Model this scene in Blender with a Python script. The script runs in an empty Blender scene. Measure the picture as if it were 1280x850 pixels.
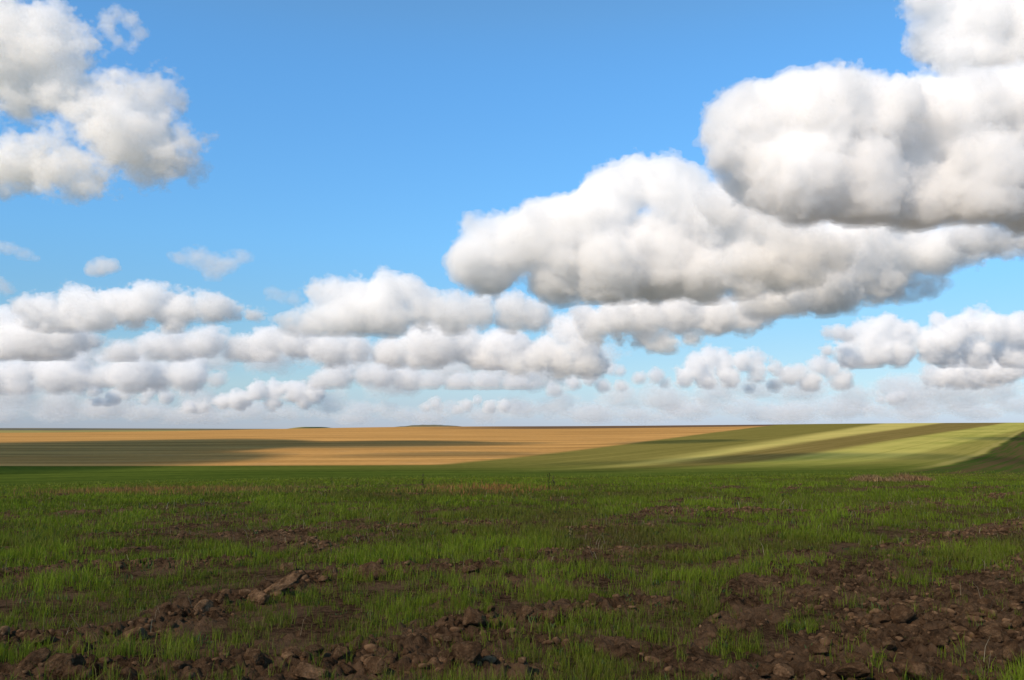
import bpy, math, random, time, numpy as np
from mathutils import Vector
T0 = time.time()
R = math.radians
S = bpy.context.scene
COL = S.collection
W, H, F = 1280., 850., 1108.
PITCH = math.atan((533 - 425) / F)
EYE = 1.65

# ------------------------------------------------------------------ helpers
def ray(px, py):
    a, b = px - 640., 425. - py
    c, s = math.cos(PITCH), math.sin(PITCH)
    return np.array([a, F*c - b*s, F*s + b*c])/F
_T = np.random.RandomState(7).uniform(-1, 1, (64, 64, 64)).astype(np.float32)
def vnoise(x, y, z):
    xi = np.floor(x).astype(np.int32); yi = np.floor(y).astype(np.int32); zi = np.floor(z).astype(np.int32)
    fx = (x - xi).astype(np.float32); fy = (y - yi).astype(np.float32); fz = (z - zi).astype(np.float32)
    fx = fx*fx*fx*(fx*(fx*6-15)+10); fy = fy*fy*fy*(fy*(fy*6-15)+10); fz = fz*fz*fz*(fz*(fz*6-15)+10)
    x0 = xi & 63; x1 = (xi+1) & 63; y0 = yi & 63; y1 = (yi+1) & 63; z0 = zi & 63; z1 = (zi+1) & 63
    a = _T[x0, y0, z0]; a = a + (_T[x1, y0, z0]-a)*fx
    b = _T[x0, y1, z0]; b = b + (_T[x1, y1, z0]-b)*fx
    c = _T[x0, y0, z1]; c = c + (_T[x1, y0, z1]-c)*fx
    d = _T[x0, y1, z1]; d = d + (_T[x1, y1, z1]-d)*fx
    a = a + (b-a)*fy; c = c + (d-c)*fy
    return a + (c-a)*fz
def fbm(x, y, z, o=4, bill=False, gain=.5):
    r = 0; a = 1.; n = 0
    x = np.asarray(x, np.float32); y = np.asarray(y, np.float32); z = np.asarray(z, np.float32)
    for i in range(o):
        v = vnoise(x + 17.3*i, y + 5.1*i, z + 9.7*i)
        if bill: v = np.abs(v)*2.2 - .8
        r = r + a*v; n += a; a *= gain; x = x*2.03; y = y*2.03; z = z*2.03
    return r/n
def n2(x, y, s, o=3, seed=0.):
    x = np.asarray(x, float)/s; y = np.asarray(y, float)/s
    return fbm(x, y, np.full(np.shape(x), seed + .37), o)
def sstep(a, b, x):
    t = np.clip((x-a)/(b-a), 0, 1); return t*t*(3-2*t)

def mesh_np(name, V, Fc, mat=None, smooth=False, attr=None):
    me = bpy.data.meshes.new(name)
    V = np.asarray(V, np.float32); Fc = np.asarray(Fc, np.int32)
    k = Fc.shape[1]
    me.vertices.add(len(V)); me.vertices.foreach_set('co', V.ravel())
    me.loops.add(Fc.size); me.loops.foreach_set('vertex_index', Fc.ravel())
    me.polygons.add(len(Fc)); me.polygons.foreach_set('loop_start', np.arange(0, Fc.size, k, dtype=np.int32))
    me.polygons.foreach_set('use_smooth', np.full(len(Fc), smooth))
    for an, av in (attr or {}).items():
        a = me.attributes.new(an, 'FLOAT_COLOR', 'POINT')
        c = np.ones((len(V), 4), np.float32); c[:, :3] = av
        a.data.foreach_set('color', c.ravel())
    me.update(calc_edges=True)
    if mat: me.materials.append(mat)
    o = bpy.data.objects.new(name, me); COL.objects.link(o)
    return o
def tag(o, label=None, cat=None, group=None, kind=None):
    if label: o['label'] = label
    if cat: o['category'] = cat
    if group: o['group'] = group
    if kind: o['kind'] = kind
    return o
def surface_nets(f, org, h):
    s = f > 0
    nx, ny, nz = f.shape
    c = np.zeros((nx-1, ny-1, nz-1), np.int8)
    for i in (0, 1):
        for j in (0, 1):
            for k in (0, 1):
                c += s[i:nx-1+i, j:ny-1+j, k:nz-1+k]
    act = (c > 0) & (c < 8)
    idx = np.full(act.shape, -1, np.int32)
    I = np.argwhere(act); n = len(I)
    idx[act] = np.arange(n)
    acc = np.zeros((n, 3)); cnt = np.zeros(n)
    E = [((0,0,0),(1,0,0)),((0,1,0),(1,1,0)),((0,0,1),(1,0,1)),((0,1,1),(1,1,1)),
         ((0,0,0),(0,1,0)),((1,0,0),(1,1,0)),((0,0,1),(0,1,1)),((1,0,1),(1,1,1)),
         ((0,0,0),(0,0,1)),((1,0,0),(1,0,1)),((0,1,0),(0,1,1)),((1,1,0),(1,1,1))]
    for a, b in E:
        A = I + a; B = I + b
        fa = f[A[:,0], A[:,1], A[:,2]]; fb = f[B[:,0], B[:,1], B[:,2]]
        m = (fa > 0) != (fb > 0)
        t = np.where(m, fa/np.where(m, fa-fb, 1), 0)
        acc += np.where(m[:, None], A + t[:, None]*(np.array(b)-np.array(a)), 0); cnt += m
    V = acc/cnt[:, None]*h + org
    Q = []
    for ax in range(3):
        sl0 = tuple(slice(1, -1) if k != ax else slice(0, -1) for k in range(3))
        sl1 = tuple(slice(1, -1) if k != ax else slice(1, None) for k in range(3))
        m = np.argwhere(s[sl0] != s[sl1])
        if not len(m): continue
        P = m + np.array([1 if k != ax else 0 for k in range(3)])
        ins = s[P[:,0], P[:,1], P[:,2]]
        u, v = [(1, 2), (2, 0), (0, 1)][ax]
        def at(du, dv):
            q = P.copy(); q[:, u] += du; q[:, v] += dv
            return idx[q[:,0], q[:,1], q[:,2]]
        q = np.stack([at(-1,-1), at(0,-1), at(0,0), at(-1,0)], 1)
        q[~ins] = q[~ins][:, ::-1]
        Q.append(q)
    return V.astype(np.float32), np.concatenate(Q).astype(np.int32)

class Nodes:
    """small helper for writing node trees"""
    def __init__(s, nt): s.nt = nt
    def n(s, t, **kw):
        x = s.nt.nodes.new(t)
        for k, v in kw.items(): setattr(x, k, v)
        return x
    def put(s, sock, v):
        if isinstance(v, bpy.types.NodeSocket): s.nt.links.new(v, sock)
        elif v is not None:
            if sock.type == 'RGBA' and len(v) == 3: v = (*v, 1)
            sock.default_value = v
    def m(s, op, a, b=None, c=None, clamp=False):
        x = s.n('ShaderNodeMath', operation=op, use_clamp=clamp)
        for i, v in enumerate((a, b, c)): s.put(x.inputs[i], v)
        return x.outputs[0]
    def mix(s, f, a, b, mode='MIX'):
        x = s.n('ShaderNodeMix', data_type='RGBA', blend_type=mode, clamp_factor=True)
        s.put(x.inputs[0], f); s.put(x.inputs[6], a); s.put(x.inputs[7], b)
        return x.outputs[2]
    def rng(s, v, a, b, c=0., d=1., smooth=True):
        x = s.n('ShaderNodeMapRange', interpolation_type='SMOOTHSTEP' if smooth else 'LINEAR')
        for i, q in enumerate((v, a, b, c, d)): s.put(x.inputs[i], q)
        return x.outputs[0]
    def noise(s, vec, scale, det=4, rough=.55, dist=0.):
        x = s.n('ShaderNodeTexNoise'); s.put(x.inputs['Vector'], vec)
        x.inputs['Scale'].default_value = scale; x.inputs['Detail'].default_value = det
        x.inputs['Roughness'].default_value = rough; x.inputs['Distortion'].default_value = dist
        return x.outputs[0]
    def vmul(s, vec, v):
        x = s.n('ShaderNodeVectorMath', operation='MULTIPLY'); s.put(x.inputs[0], vec); x.inputs[1].default_value = v
        return x.outputs[0]
    def comb(s, x, y, z):
        c = s.n('ShaderNodeCombineXYZ')
        for i, v in enumerate((x, y, z)): s.put(c.inputs[i], v)
        return c.outputs[0]
def new_mat(name):
    m = bpy.data.materials.new(name); m.use_nodes = True
    m.node_tree.nodes.clear()
    return m, Nodes(m.node_tree), m.node_tree.nodes.new('ShaderNodeOutputMaterial')

# ------------------------------------------------------------------ sky, sun, camera
SUN_EL, SUN_AZ = 38., (-.62, -.78)
na = math.hypot(*SUN_AZ)
TOSUN = np.array([SUN_AZ[0]/na*math.cos(R(SUN_EL)), SUN_AZ[1]/na*math.cos(R(SUN_EL)), math.sin(R(SUN_EL))])
w = bpy.data.worlds.new('World'); S.world = w; w.use_nodes = True
N = Nodes(w.node_tree); bg = w.node_tree.nodes['Background']
st = N.n('ShaderNodeTexSky', sky_type='NISHITA', sun_disc=False, sun_elevation=R(SUN_EL), sun_rotation=math.atan2(*SUN_AZ),
         altitude=200, air_density=1., dust_density=0., ozone_density=6.)
tc = N.n('ShaderNodeTexCoord'); sx = N.n('ShaderNodeSeparateXYZ'); N.put(sx.inputs[0], tc.outputs['Generated'])
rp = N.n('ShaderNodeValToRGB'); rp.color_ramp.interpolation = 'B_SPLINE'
SKY_RAMP = [(522, (.27, .31, .46)), (480, (.43, .44, .46)), (400, (.45, .52, .50)), (300, (.52, .74, .75)), (150, (.58, .86, .90)), (10, (.61, .95, 1.)), (-500, (1., .88, .58))]  # last stop warms the unseen zenith, added to cut blue light on the ground
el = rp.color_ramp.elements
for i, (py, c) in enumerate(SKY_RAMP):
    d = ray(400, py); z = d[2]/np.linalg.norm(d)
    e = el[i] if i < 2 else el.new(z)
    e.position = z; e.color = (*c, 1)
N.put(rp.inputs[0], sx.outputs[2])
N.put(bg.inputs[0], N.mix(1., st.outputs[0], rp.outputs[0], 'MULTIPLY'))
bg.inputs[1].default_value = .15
l = bpy.data.lights.new('sun', 'SUN'); l.energy = 3.15; l.angle = R(.5); l.color = (1, .82, .62)
so = bpy.data.objects.new('sun', l); COL.objects.link(so)
so.rotation_euler = Vector(TOSUN).to_track_quat('Z', 'Y').to_euler()
cam = bpy.data.cameras.new('camera'); co = bpy.data.objects.new('camera', cam); COL.objects.link(co)
cam.sensor_width = 36; cam.lens = F/W*36; cam.clip_end = 400000; cam.clip_start = .1
co.location = (0, 0, EYE); co.rotation_euler = (R(90)+PITCH, 0, 0)
S.camera = co
vs = S.view_settings; vs.view_transform = 'Standard'; vs.look = 'None'; vs.exposure = .58; vs.gamma = 1
cy = S.cycles
cy.max_bounces = 32; cy.volume_bounces = 28; cy.transparent_max_bounces = 96; cy.diffuse_bounces = 3; cy.glossy_bounces = 2; cy.transmission_bounces = 2

# ------------------------------------------------------------------ terrain
PD = np.array([0, 10, 30, 60, 100, 180, 260, 450, 800, 1200, 1600, 2200, 3000, 4500, 6500, 9000, 15000, 60000.])
PZ = np.array([
    [0, -.05, -.5, -2.1, -4.2, -7.5, -9.8, -9.5, -8.6, -8.0, -8.5, -19, -26, -19, -10, -34, -80, -420],
    [0, -.05, -.5, -2.0, -4.0, -7.2, -9.3, -8.3, -5.2, -1.5, 1.9, -10, -25, -25, -20, -42, -80, -420],
    [0, -.05, -.4, -1.6, -3.2, -5.0, -5.6, -4.0, -.5, 4.0, 7.2, -2, -15, -25, -30, -45, -80, -420.]])
def pchip(xs, ys, x):
    h = np.diff(xs); dl = np.diff(ys)/h
    m = np.zeros(len(xs)); m[0] = dl[0]; m[-1] = dl[-1]
    for i in range(1, len(xs)-1):
        if dl[i-1]*dl[i] > 0:
            w1 = 2*h[i]+h[i-1]; w2 = h[i]+2*h[i-1]
            m[i] = (w1+w2)/(w1/dl[i-1]+w2/dl[i])
    i = np.clip(np.searchsorted(xs, x, 'right')-1, 0, len(xs)-2)
    t = (x-xs[i])/h[i]; t2 = t*t; t3 = t2*t
    return (2*t3-3*t2+1)*ys[i] + (t3-2*t2+t)*h[i]*m[i] + (-2*t3+3*t2)*ys[i+1] + (t3-t2)*h[i]*m[i+1]
_LD = np.log(PD+20.)
def base(x, y):
    x = np.asarray(x, float); y = np.asarray(y, float)
    d = np.minimum(np.hypot(x, y), 59000.)
    az = np.degrees(np.arctan2(x, y)); az = np.where(np.abs(az) > 90, np.sign(az)*(180-np.abs(az)), az)
    ld = np.log(d+20.)
    z = [pchip(_LD, p, ld) for p in PZ]
    t = np.clip((az+30)/60, 0, 1)
    a = sstep(0, .5, t); b = sstep(.5, 1., t)
    r = z[0]*(1-a) + z[1]*(a-b) + z[2]*b
    far = sstep(250, 900, d)
    r = r + far*n2(x, y, 420, 2, 3.)*1.0*np.minimum(1, d/900) + sstep(3000, 5000, d)*n2(x, y, 1500, 3, 8.)*3
    # two low hills far behind the ridge
    r = r + 19.5*sstep(3.0, .4, np.abs(az+12.6))*np.exp(-((d-4300)/500)**2)*1.15
    r = r + 31*sstep(4.4, .8, np.abs(az+5.2))*np.exp(-((d-5200)/600)**2)*(1+.30*n2(x, y, 110, 3, 5.))
    return r
def g(px, py):
    """the point of the ground seen at this pixel of the photograph"""
    d = ray(px, py); d = d/np.hypot(d[0], d[1])
    t = np.exp(np.linspace(math.log(3), math.log(9000), 3000))
    hz = EYE + d[2]*t - base(d[0]*t, d[1]*t)
    i = np.argmax(hz < 0)
    if hz[i] >= 0: i = len(t)-1
    a, b = (t[i-1], t[i]) if i else (t[0], t[1])
    f = hz[i-1]/(hz[i-1]-hz[i]) if i else 0
    q = a + (b-a)*f
    return np.array([d[0]*q, d[1]*q])
# ------------------------------------------------------------------ ploughed rows near the eye
ROW = np.array([.53, .848])                      # the farming direction, away to the right
def uv(x, y): return x*ROW[0]+y*ROW[1], x*ROW[1]-y*ROW[0]
def pix(pts): return [g(*p) for p in pts]
BANDS = [  # (points seen in the photograph, half width m, strength)
    (pix([(-60, 800), (60, 800), (190, 785), (235, 775)]), .35, 1.1),
    (pix([(-60, 850), (120, 840), (240, 850)]), .35, 1.0),
    (pix([(235, 762), (330, 745), (400, 722), (480, 715), (605, 712)]), .34, 1.0),
    (pix([(280, 835), (420, 832), (520, 828), (640, 850)]), .34, 1.2),
    (pix([(520, 805), (590, 782), (650, 778), (740, 766), (810, 758)]), .36, 1.1),
    (pix([(960, 850), (1060, 812), (1140, 775), (1220, 740), (1330, 690)]), .5, .85),
    (pix([(1120, 850), (1220, 800), (1340, 740)]), .7, .95),
    (pix([(1130, 686), (1200, 672), (1300, 652)]), .5, .9),
    (pix([(840, 643), (920, 641), (1000, 640)]), .8, .9),
    (pix([(-40, 722), (110, 706), (240, 705), (290, 700)]), .35, .9),
    (pix([(630, 692), (760, 692), (860, 688)]), .45, .9),
    (pix([(380, 665), (520, 660), (620, 655)]), .5, .9),
    (pix([(640, 800), (780, 812), (860, 835), (930, 850)]), .28, .8),
    (pix([(880, 800), (980, 770), (1060, 735), (1110, 715)]), .25, .8),
    (pix([(240, 672), (330, 668), (420, 690)]), .5, .7),
    (pix([(1060, 640), (1180, 628), (1280, 618)]), .9, .6),
    (pix([(700, 664), (800, 660)]), .6, .7),
]
def band(x, y):
    r = np.zeros(np.shape(x)); wob = n2(x, y, .9, 3, 2.)*.35
    for pts, hw, st_ in BANDS:
        best = np.full(np.shape(x), 1e9)
        for a, b in zip(pts[:-1], pts[1:]):
            ab = b-a; t = np.clip(((x-a[0])*ab[0]+(y-a[1])*ab[1])/(ab@ab), 0, 1)
            best = np.minimum(best, np.hypot(x-a[0]-t*ab[0], y-a[1]-t*ab[1]))
        r = np.maximum(r, st_*sstep(1.25, .35, best/hw + wob))
    return r
def soil(x, y):
    """0 grass .. 1 bare broken soil"""
    u, v = uv(x, y)
    d = np.hypot(x, y)
    a = fbm(u/5.5, v/.85, np.full(np.shape(u), 4.2), 4, gain=.6)
    b = fbm(u/1.1, v/.45, np.full(np.shape(u), 9.2), 3)
    c = n2(x, y, 7., 2, 6.)
    s = sstep(.06, .36, a + .55*b + .35*c - .09)
    return np.clip(np.maximum(s*.85, band(x, y)), 0, 1.2)
def micro(x, y, s=None):
    d = np.hypot(x, y)
    k = sstep(60, 22, d)
    if s is None: s = soil(x, y)
    z = .045*n2(x, y, 1.3, 3, 1.)
    cl = fbm(np.asarray(x)/.26, np.asarray(y)/.26, np.full(np.shape(x), 2.2), 4, True, .55)
    fine = fbm(np.asarray(x)/.085, np.asarray(y)/.085, np.full(np.shape(x), 5.2), 2, True, .6)
    z = z + s*(.04 + .055*cl + .042*fine)
    return z*k
def height(x, y):
    x = np.asarray(x, float); y = np.asarray(y, float)
    return base(x, y) + micro(x, y)

# the ground: one sheet of rings round the eye, out past the horizon
def make_ground(mat):
    th = np.concatenate([np.linspace(-180, -46, 60)[:-1], np.linspace(-46, 46, 1180), np.linspace(46, 180, 60)[1:]])
    rr = np.concatenate([np.linspace(.05, 4.2, 30)[:-1], np.exp(np.linspace(math.log(4.2), math.log(26), 620))[:-1],
                         np.exp(np.linspace(math.log(26), math.log(3000), 300))[:-1], np.exp(np.linspace(math.log(3000), math.log(60000), 130))])
    A, Rr = np.meshgrid(np.radians(th), rr)
    X = Rr*np.sin(A); Y = Rr*np.cos(A)
    Z = base(X, Y)
    near = Rr < 75
    sm = np.zeros(X.shape); sm[near] = soil(X[near], Y[near])
    Z[near] += micro(X[near], Y[near], sm[near])
    nr, nt = X.shape
    i = np.arange(nr-1)[:, None]*nt + np.arange(nt-1)[None, :]
    Q = np.stack([i, i+1, i+1+nt, i+nt], -1).reshape(-1, 4)[:, ::-1]
    V = np.stack([X, Y, Z], -1).reshape(-1, 3)
    c = np.zeros((len(V), 3)); c[:, 0] = sm.ravel()
    o = mesh_np('ground', V, Q, mat, True, {'cover': c})
    return tag(o, kind='structure')

def ground_mat():
    m, N, out = new_mat('farmland')
    gm = N.n('ShaderNodeNewGeometry'); P = gm.outputs['Position']
    sp = N.n('ShaderNodeSeparateXYZ'); N.put(sp.inputs[0], P); X, Y = sp.outputs[0], sp.outputs[1]
    P2 = N.comb(X, Y, 0.)
    U = N.m('ADD', N.m('MULTIPLY', X, float(ROW[0])), N.m('MULTIPLY', Y, float(ROW[1])))
    V = N.m('SUBTRACT', N.m('MULTIPLY', X, float(ROW[1])), N.m('MULTIPLY', Y, float(ROW[0])))
    UV = N.comb(U, V, 0.)
    wob = N.m('MULTIPLY', N.m('SUBTRACT', N.noise(P2, .02, 3), .5), 14.)
    def line(p, q):
        dx, dy = q[0]-p[0], q[1]-p[1]; L = math.hypot(dx, dy)
        return N.m('ADD', N.m('SUBTRACT', N.m('MULTIPLY', N.m('SUBTRACT', Y, p[1]), dx/L), N.m('MULTIPLY', N.m('SUBTRACT', X, p[0]), dy/L)), N.m('MULTIPLY', wob, .25))
    def left(p, q, w): return N.rng(line(p, q), -w, w)
    D = N.m('SQRT', N.m('ADD', N.m('MULTIPLY', X, X), N.m('MULTIPLY', Y, Y)))
    # stripes of crops on the right slope
    st1 = N.noise(N.vmul(UV, (.006, .22, 1)), 1., 4, .6)      # tramlines along the rows
    st2 = N.noise(N.vmul(UV, (.02, .9, 1)), 1., 3, .6)
    blot = N.noise(P2, .012, 4, .6)
    fine = N.noise(P2, .35, 5, .65)
    var = N.m('ADD', N.m('MULTIPLY', st1, .5), N.m('ADD', N.m('MULTIPLY', st2, .25), N.m('MULTIPLY', fine, .25)))
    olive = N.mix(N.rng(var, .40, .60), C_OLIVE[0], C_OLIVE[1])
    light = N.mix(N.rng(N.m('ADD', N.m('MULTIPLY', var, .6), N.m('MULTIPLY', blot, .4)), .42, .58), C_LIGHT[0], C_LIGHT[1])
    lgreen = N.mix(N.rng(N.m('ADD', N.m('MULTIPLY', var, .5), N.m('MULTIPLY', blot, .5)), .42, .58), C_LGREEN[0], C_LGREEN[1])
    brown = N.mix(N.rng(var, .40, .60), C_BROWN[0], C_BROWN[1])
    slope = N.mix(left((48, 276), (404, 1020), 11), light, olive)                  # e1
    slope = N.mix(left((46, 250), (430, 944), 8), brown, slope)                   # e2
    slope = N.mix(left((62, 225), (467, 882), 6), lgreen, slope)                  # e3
    # the green strip on the valley floor, lusher than the slope above it
    band_x = N.noise(N.vmul(P2, (.004, .09, 1)), 1., 4, .6)
    green = N.mix(N.rng(N.m('ADD', N.m('MULTIPLY', band_x, .35), N.m('ADD', N.m('MULTIPLY', blot, .35), N.m('MULTIPLY', fine, .3))), .38, .60), C_GREEN[0], C_GREEN[1])
    lush = N.rng(N.m('ADD', Y, N.m('ADD', N.m('MULTIPLY', wob, 3.), N.m('MULTIPLY', X, .9))), 130, 340)
    d_ = left((75, 190), (440, 760), 4)
    slope = N.mix(N.m('MULTIPLY', N.m('SUBTRACT', 1., d_), N.m('MULTIPLY', left((100, 190), (480, 770), 4), .65)), slope, olive)   # a narrow duller strip
    # wheel tracks of the seed drill every two dozen metres
    tr = N.m('FRACT', N.m('DIVIDE', N.m('ADD', V, N.m('MULTIPLY', wob, .08)), 24.))
    slope = N.mix(N.m('MULTIPLY', N.rng(tr, .10, .04), .38), slope, N.mix(1., slope, (.62, .66, .55), 'MULTIPLY'))
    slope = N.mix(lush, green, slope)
    # stubble
    gb = N.noise(N.vmul(P2, (.0035, .035, 1)), 1., 5, .62)
    gf = N.noise(N.vmul(P2, (.02, .22, 1)), 1., 4, .6)
    gold = N.mix(N.rng(N.m('ADD', N.m('MULTIPLY', gb, .55), N.m('ADD', N.m('MULTIPLY', gf, .25), N.m('MULTIPLY', fine, .2))), .40, .60), C_GOLD[0], C_GOLD[1])
    tg = N.m('FRACT', N.m('DIVIDE', N.m('ADD', Y, N.m('ADD', N.m('MULTIPLY', X, -.10), N.m('MULTIPLY', wob, .15))), 21.))
    gold = N.mix(N.rng(tg, .16, .06), gold, N.mix(1., gold, (.78, .74, .68), 'MULTIPLY'))
    gold = N.mix(N.m('MULTIPLY', N.rng(N.noise(P2, .05, 5, .7), .52, .68), .35), gold, (.30, .20, .10))
    gold = N.mix(N.m('MULTIPLY', N.m('MULTIPLY', N.rng(X, -180, 60), N.rng(Y, 1080, 1200)), N.rng(line((-260, 1000), (400, 1120)), 60, 130)), gold, C_PLOUGH)
    isgold = N.m('MULTIPLY', N.rng(N.m('ADD', Y, N.m('ADD', N.m('MULTIPLY', wob, .2), N.m('MULTIPLY', X, .03))), 252, 258), left((0, 311), (262, 990), 5))
    col = N.mix(isgold, slope, gold)
    # the dark ploughed and sown field right of the last edge, and the near field
    soilc = N.mix(N.rng(N.noise(P2, 11., 7, .72), .34, .66), C_SOIL[0], C_SOIL[1])
    soilc = N.mix(N.rng(N.noise(P2, 1.6, 3), .4, .65), soilc, N.mix(.5, soilc, C_SOIL[2]))
    grassc = N.mix(N.noise(N.vmul(UV, (.25, 1.1, 1)), 1., 6, .65), C_GRASS[0], C_GRASS[1])
    grassc = N.mix(N.rng(N.noise(P2, .12, 3), .45, .7), grassc, C_GRASS[2])
    at = N.n('ShaderNodeAttribute', attribute_name='cover'); sc_ = N.n('ShaderNodeSeparateColor'); N.put(sc_.inputs[0], at.outputs[0])
    rows = N.noise(N.vmul(UV, (.05, .55, 1)), 1., 5, .65)
    rows2 = N.noise(N.vmul(UV, (.4, 2.2, 1)), 1., 4, .65)
    patch = N.rng(N.m('ADD', N.m('MULTIPLY', rows, .6), N.m('MULTIPLY', rows2, .4)), .47, .60)
    farsoil = N.m('MULTIPLY', patch, N.rng(D, 200, 25, .15, .75))
    cover = N.mix(N.rng(D, 45, 70), sc_.outputs[0], farsoil)
    under = N.mix(N.rng(D, 10, 45), soilc, N.mix(.8, soilc, grassc))            # bare earth shows between the near blades
    near = N.mix(cover, under, soilc)
    dk = N.mix(N.rng(N.m('ADD', N.m('MULTIPLY', st1, .5), N.m('MULTIPLY', st2, .5)), .42, .58), C_DARK[0], C_DARK[1])
    dk = N.mix(N.rng(N.m('ADD', D, N.m('MULTIPLY', wob, 2.)), 75, 130), near, dk)
    e4 = left((24, 70), (324, 566), 1.2)
    col = N.mix(e4, dk, col)
    edge = N.m('MULTIPLY', N.rng(N.m('ABSOLUTE', N.m('SUBTRACT', line((24, 70), (324, 566)), 1.6)), 1.8, .4), N.rng(D, 120, 200))
    col = N.mix(N.m('MULTIPLY', edge, .5), col, C_EDGE)
    isnear = N.rng(N.m('ADD', Y, N.m('ADD', N.m('MULTIPLY', wob, .35), N.m('MULTIPLY', N.noise(P2, .25, 4), 7.))), 86.5, 81)
    col = N.mix(isnear, col, near)
    # what lies beyond the ridge
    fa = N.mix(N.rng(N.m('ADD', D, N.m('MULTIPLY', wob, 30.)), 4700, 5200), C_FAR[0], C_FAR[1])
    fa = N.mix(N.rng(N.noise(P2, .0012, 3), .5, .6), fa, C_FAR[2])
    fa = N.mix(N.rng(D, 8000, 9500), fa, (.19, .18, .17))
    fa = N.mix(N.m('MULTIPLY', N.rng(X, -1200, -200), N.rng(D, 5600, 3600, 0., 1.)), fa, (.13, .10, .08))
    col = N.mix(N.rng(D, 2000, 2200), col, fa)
    b = N.n('ShaderNodeBsdfPrincipled'); N.put(b.inputs['Base Color'], col); b.inputs['Roughness'].default_value = .9
    b.inputs['Specular IOR Level'].default_value = 0
    bp = N.n('ShaderNodeBump'); bp.inputs['Distance'].default_value = .09
    N.put(bp.inputs['Strength'], N.rng(D, 60, 10, .1, .9)); N.put(bp.inputs['Height'], N.noise(P2, 20., 8, .75))
    N.put(b.inputs['Normal'], bp.outputs[0])
    N.nt.links.new(b.outputs[0], out.inputs[0])
    return m
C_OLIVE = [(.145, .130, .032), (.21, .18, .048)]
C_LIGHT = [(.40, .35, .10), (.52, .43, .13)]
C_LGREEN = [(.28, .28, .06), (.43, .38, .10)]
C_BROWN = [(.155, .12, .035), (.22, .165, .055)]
C_GREEN = [(.030, .052, .008), (.082, .112, .018)]
C_GOLD = [(.34, .185, .058), (.57, .315, .105)]
C_PLOUGH = (.14, .09, .055)
C_SOIL = [(.024, .013, .007), (.15, .085, .046), (.22, .13, .072)]
C_GRASS = [(.050, .070, .009), (.11, .125, .016), (.13, .11, .022)]
C_DARK = [(.045, .070, .014), (.085, .062, .028)]
C_EDGE = (.36, .30, .10)
C_FAR = [(.27, .24, .09), (.11, .115, .10), (.20, .16, .08)]
ground = make_ground(ground_mat())
print('ground', round(time.time()-T0, 1))

# ------------------------------------------------------------------ blades: grass, straw, weeds
def blade_mat(name, trans=.35):
    m, N, out = new_mat(name)
    a = N.n('ShaderNodeAttribute', attribute_name='tint')
    d = N.n('ShaderNodeBsdfDiffuse'); t = N.n('ShaderNodeBsdfTranslucent'); gl = N.n('ShaderNodeBsdfGlossy'); gl.inputs['Roughness'].default_value = .45
    N.put(d.inputs[0], a.outputs[0]); N.put(t.inputs[0], a.outputs[0]); N.put(gl.inputs[0], (.5, .55, .5))
    x = N.n('ShaderNodeMixShader'); x.inputs[0].default_value = trans
    N.nt.links.new(d.outputs[0], x.inputs[1]); N.nt.links.new(t.outputs[0], x.inputs[2])
    y = N.n('ShaderNodeMixShader'); y.inputs[0].default_value = .015
    N.nt.links.new(x.outputs[0], y.inputs[1]); N.nt.links.new(gl.outputs[0], y.inputs[2])
    N.nt.links.new(y.outputs[0], out.inputs[0])
    return m
def blades(name, bx, by, h, wd, bend, col, mat, rs, bz=None, upright=None, sink=.01):
    """one mesh of bent tapering blades"""
    n = len(bx)
    if bz is None: bz = height(bx, by) - sink
    a = rs.uniform(0, 2*math.pi, n); ca, sa = np.cos(a), np.sin(a)
    f = a + rs.uniform(-1.2, 1.2, n) + math.pi/2
    wx, wy = np.cos(f)*wd/2, np.sin(f)*wd/2
    V = np.zeros((n, 5, 3), np.float32)
    lean = bend*h
    V[:, 0] = np.stack([bx-wx, by-wy, bz], 1); V[:, 1] = np.stack([bx+wx, by+wy, bz], 1)
    mx, my, mz = bx+ca*lean*.30, by+sa*lean*.30, bz+h*.58
    V[:, 2] = np.stack([mx-wx*.8, my-wy*.8, mz], 1); V[:, 3] = np.stack([mx+wx*.8, my+wy*.8, mz], 1)
    V[:, 4] = np.stack([bx+ca*lean, by+sa*lean, bz+h*np.sqrt(np.clip(1-bend*bend*.5, .1, 1))], 1)
    k = np.arange(n)[:, None]*5
    T = np.concatenate([k+[0, 1, 3], k+[0, 3, 2], k+[2, 3, 4]], 1).reshape(-1, 3)
    c = np.repeat(col, 5, 0)
    return mesh_np(name, V.reshape(-1, 3), T, mat, True, {'tint': c})
def sector(rs, d0, d1, n, half=38.):
    d = np.sqrt(rs.uniform(d0*d0, d1*d1, n)); a = np.radians(rs.uniform(-half, half, n))
    return d*np.sin(a), d*np.cos(a)
def lerp3(a, b, t): return np.array(a)[None]*(1-t[:, None]) + np.array(b)[None]*t[:, None]
rs = np.random.RandomState(3)
GX, GY, GH, GW, GB, GC = [], [], [], [], [], []
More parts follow.
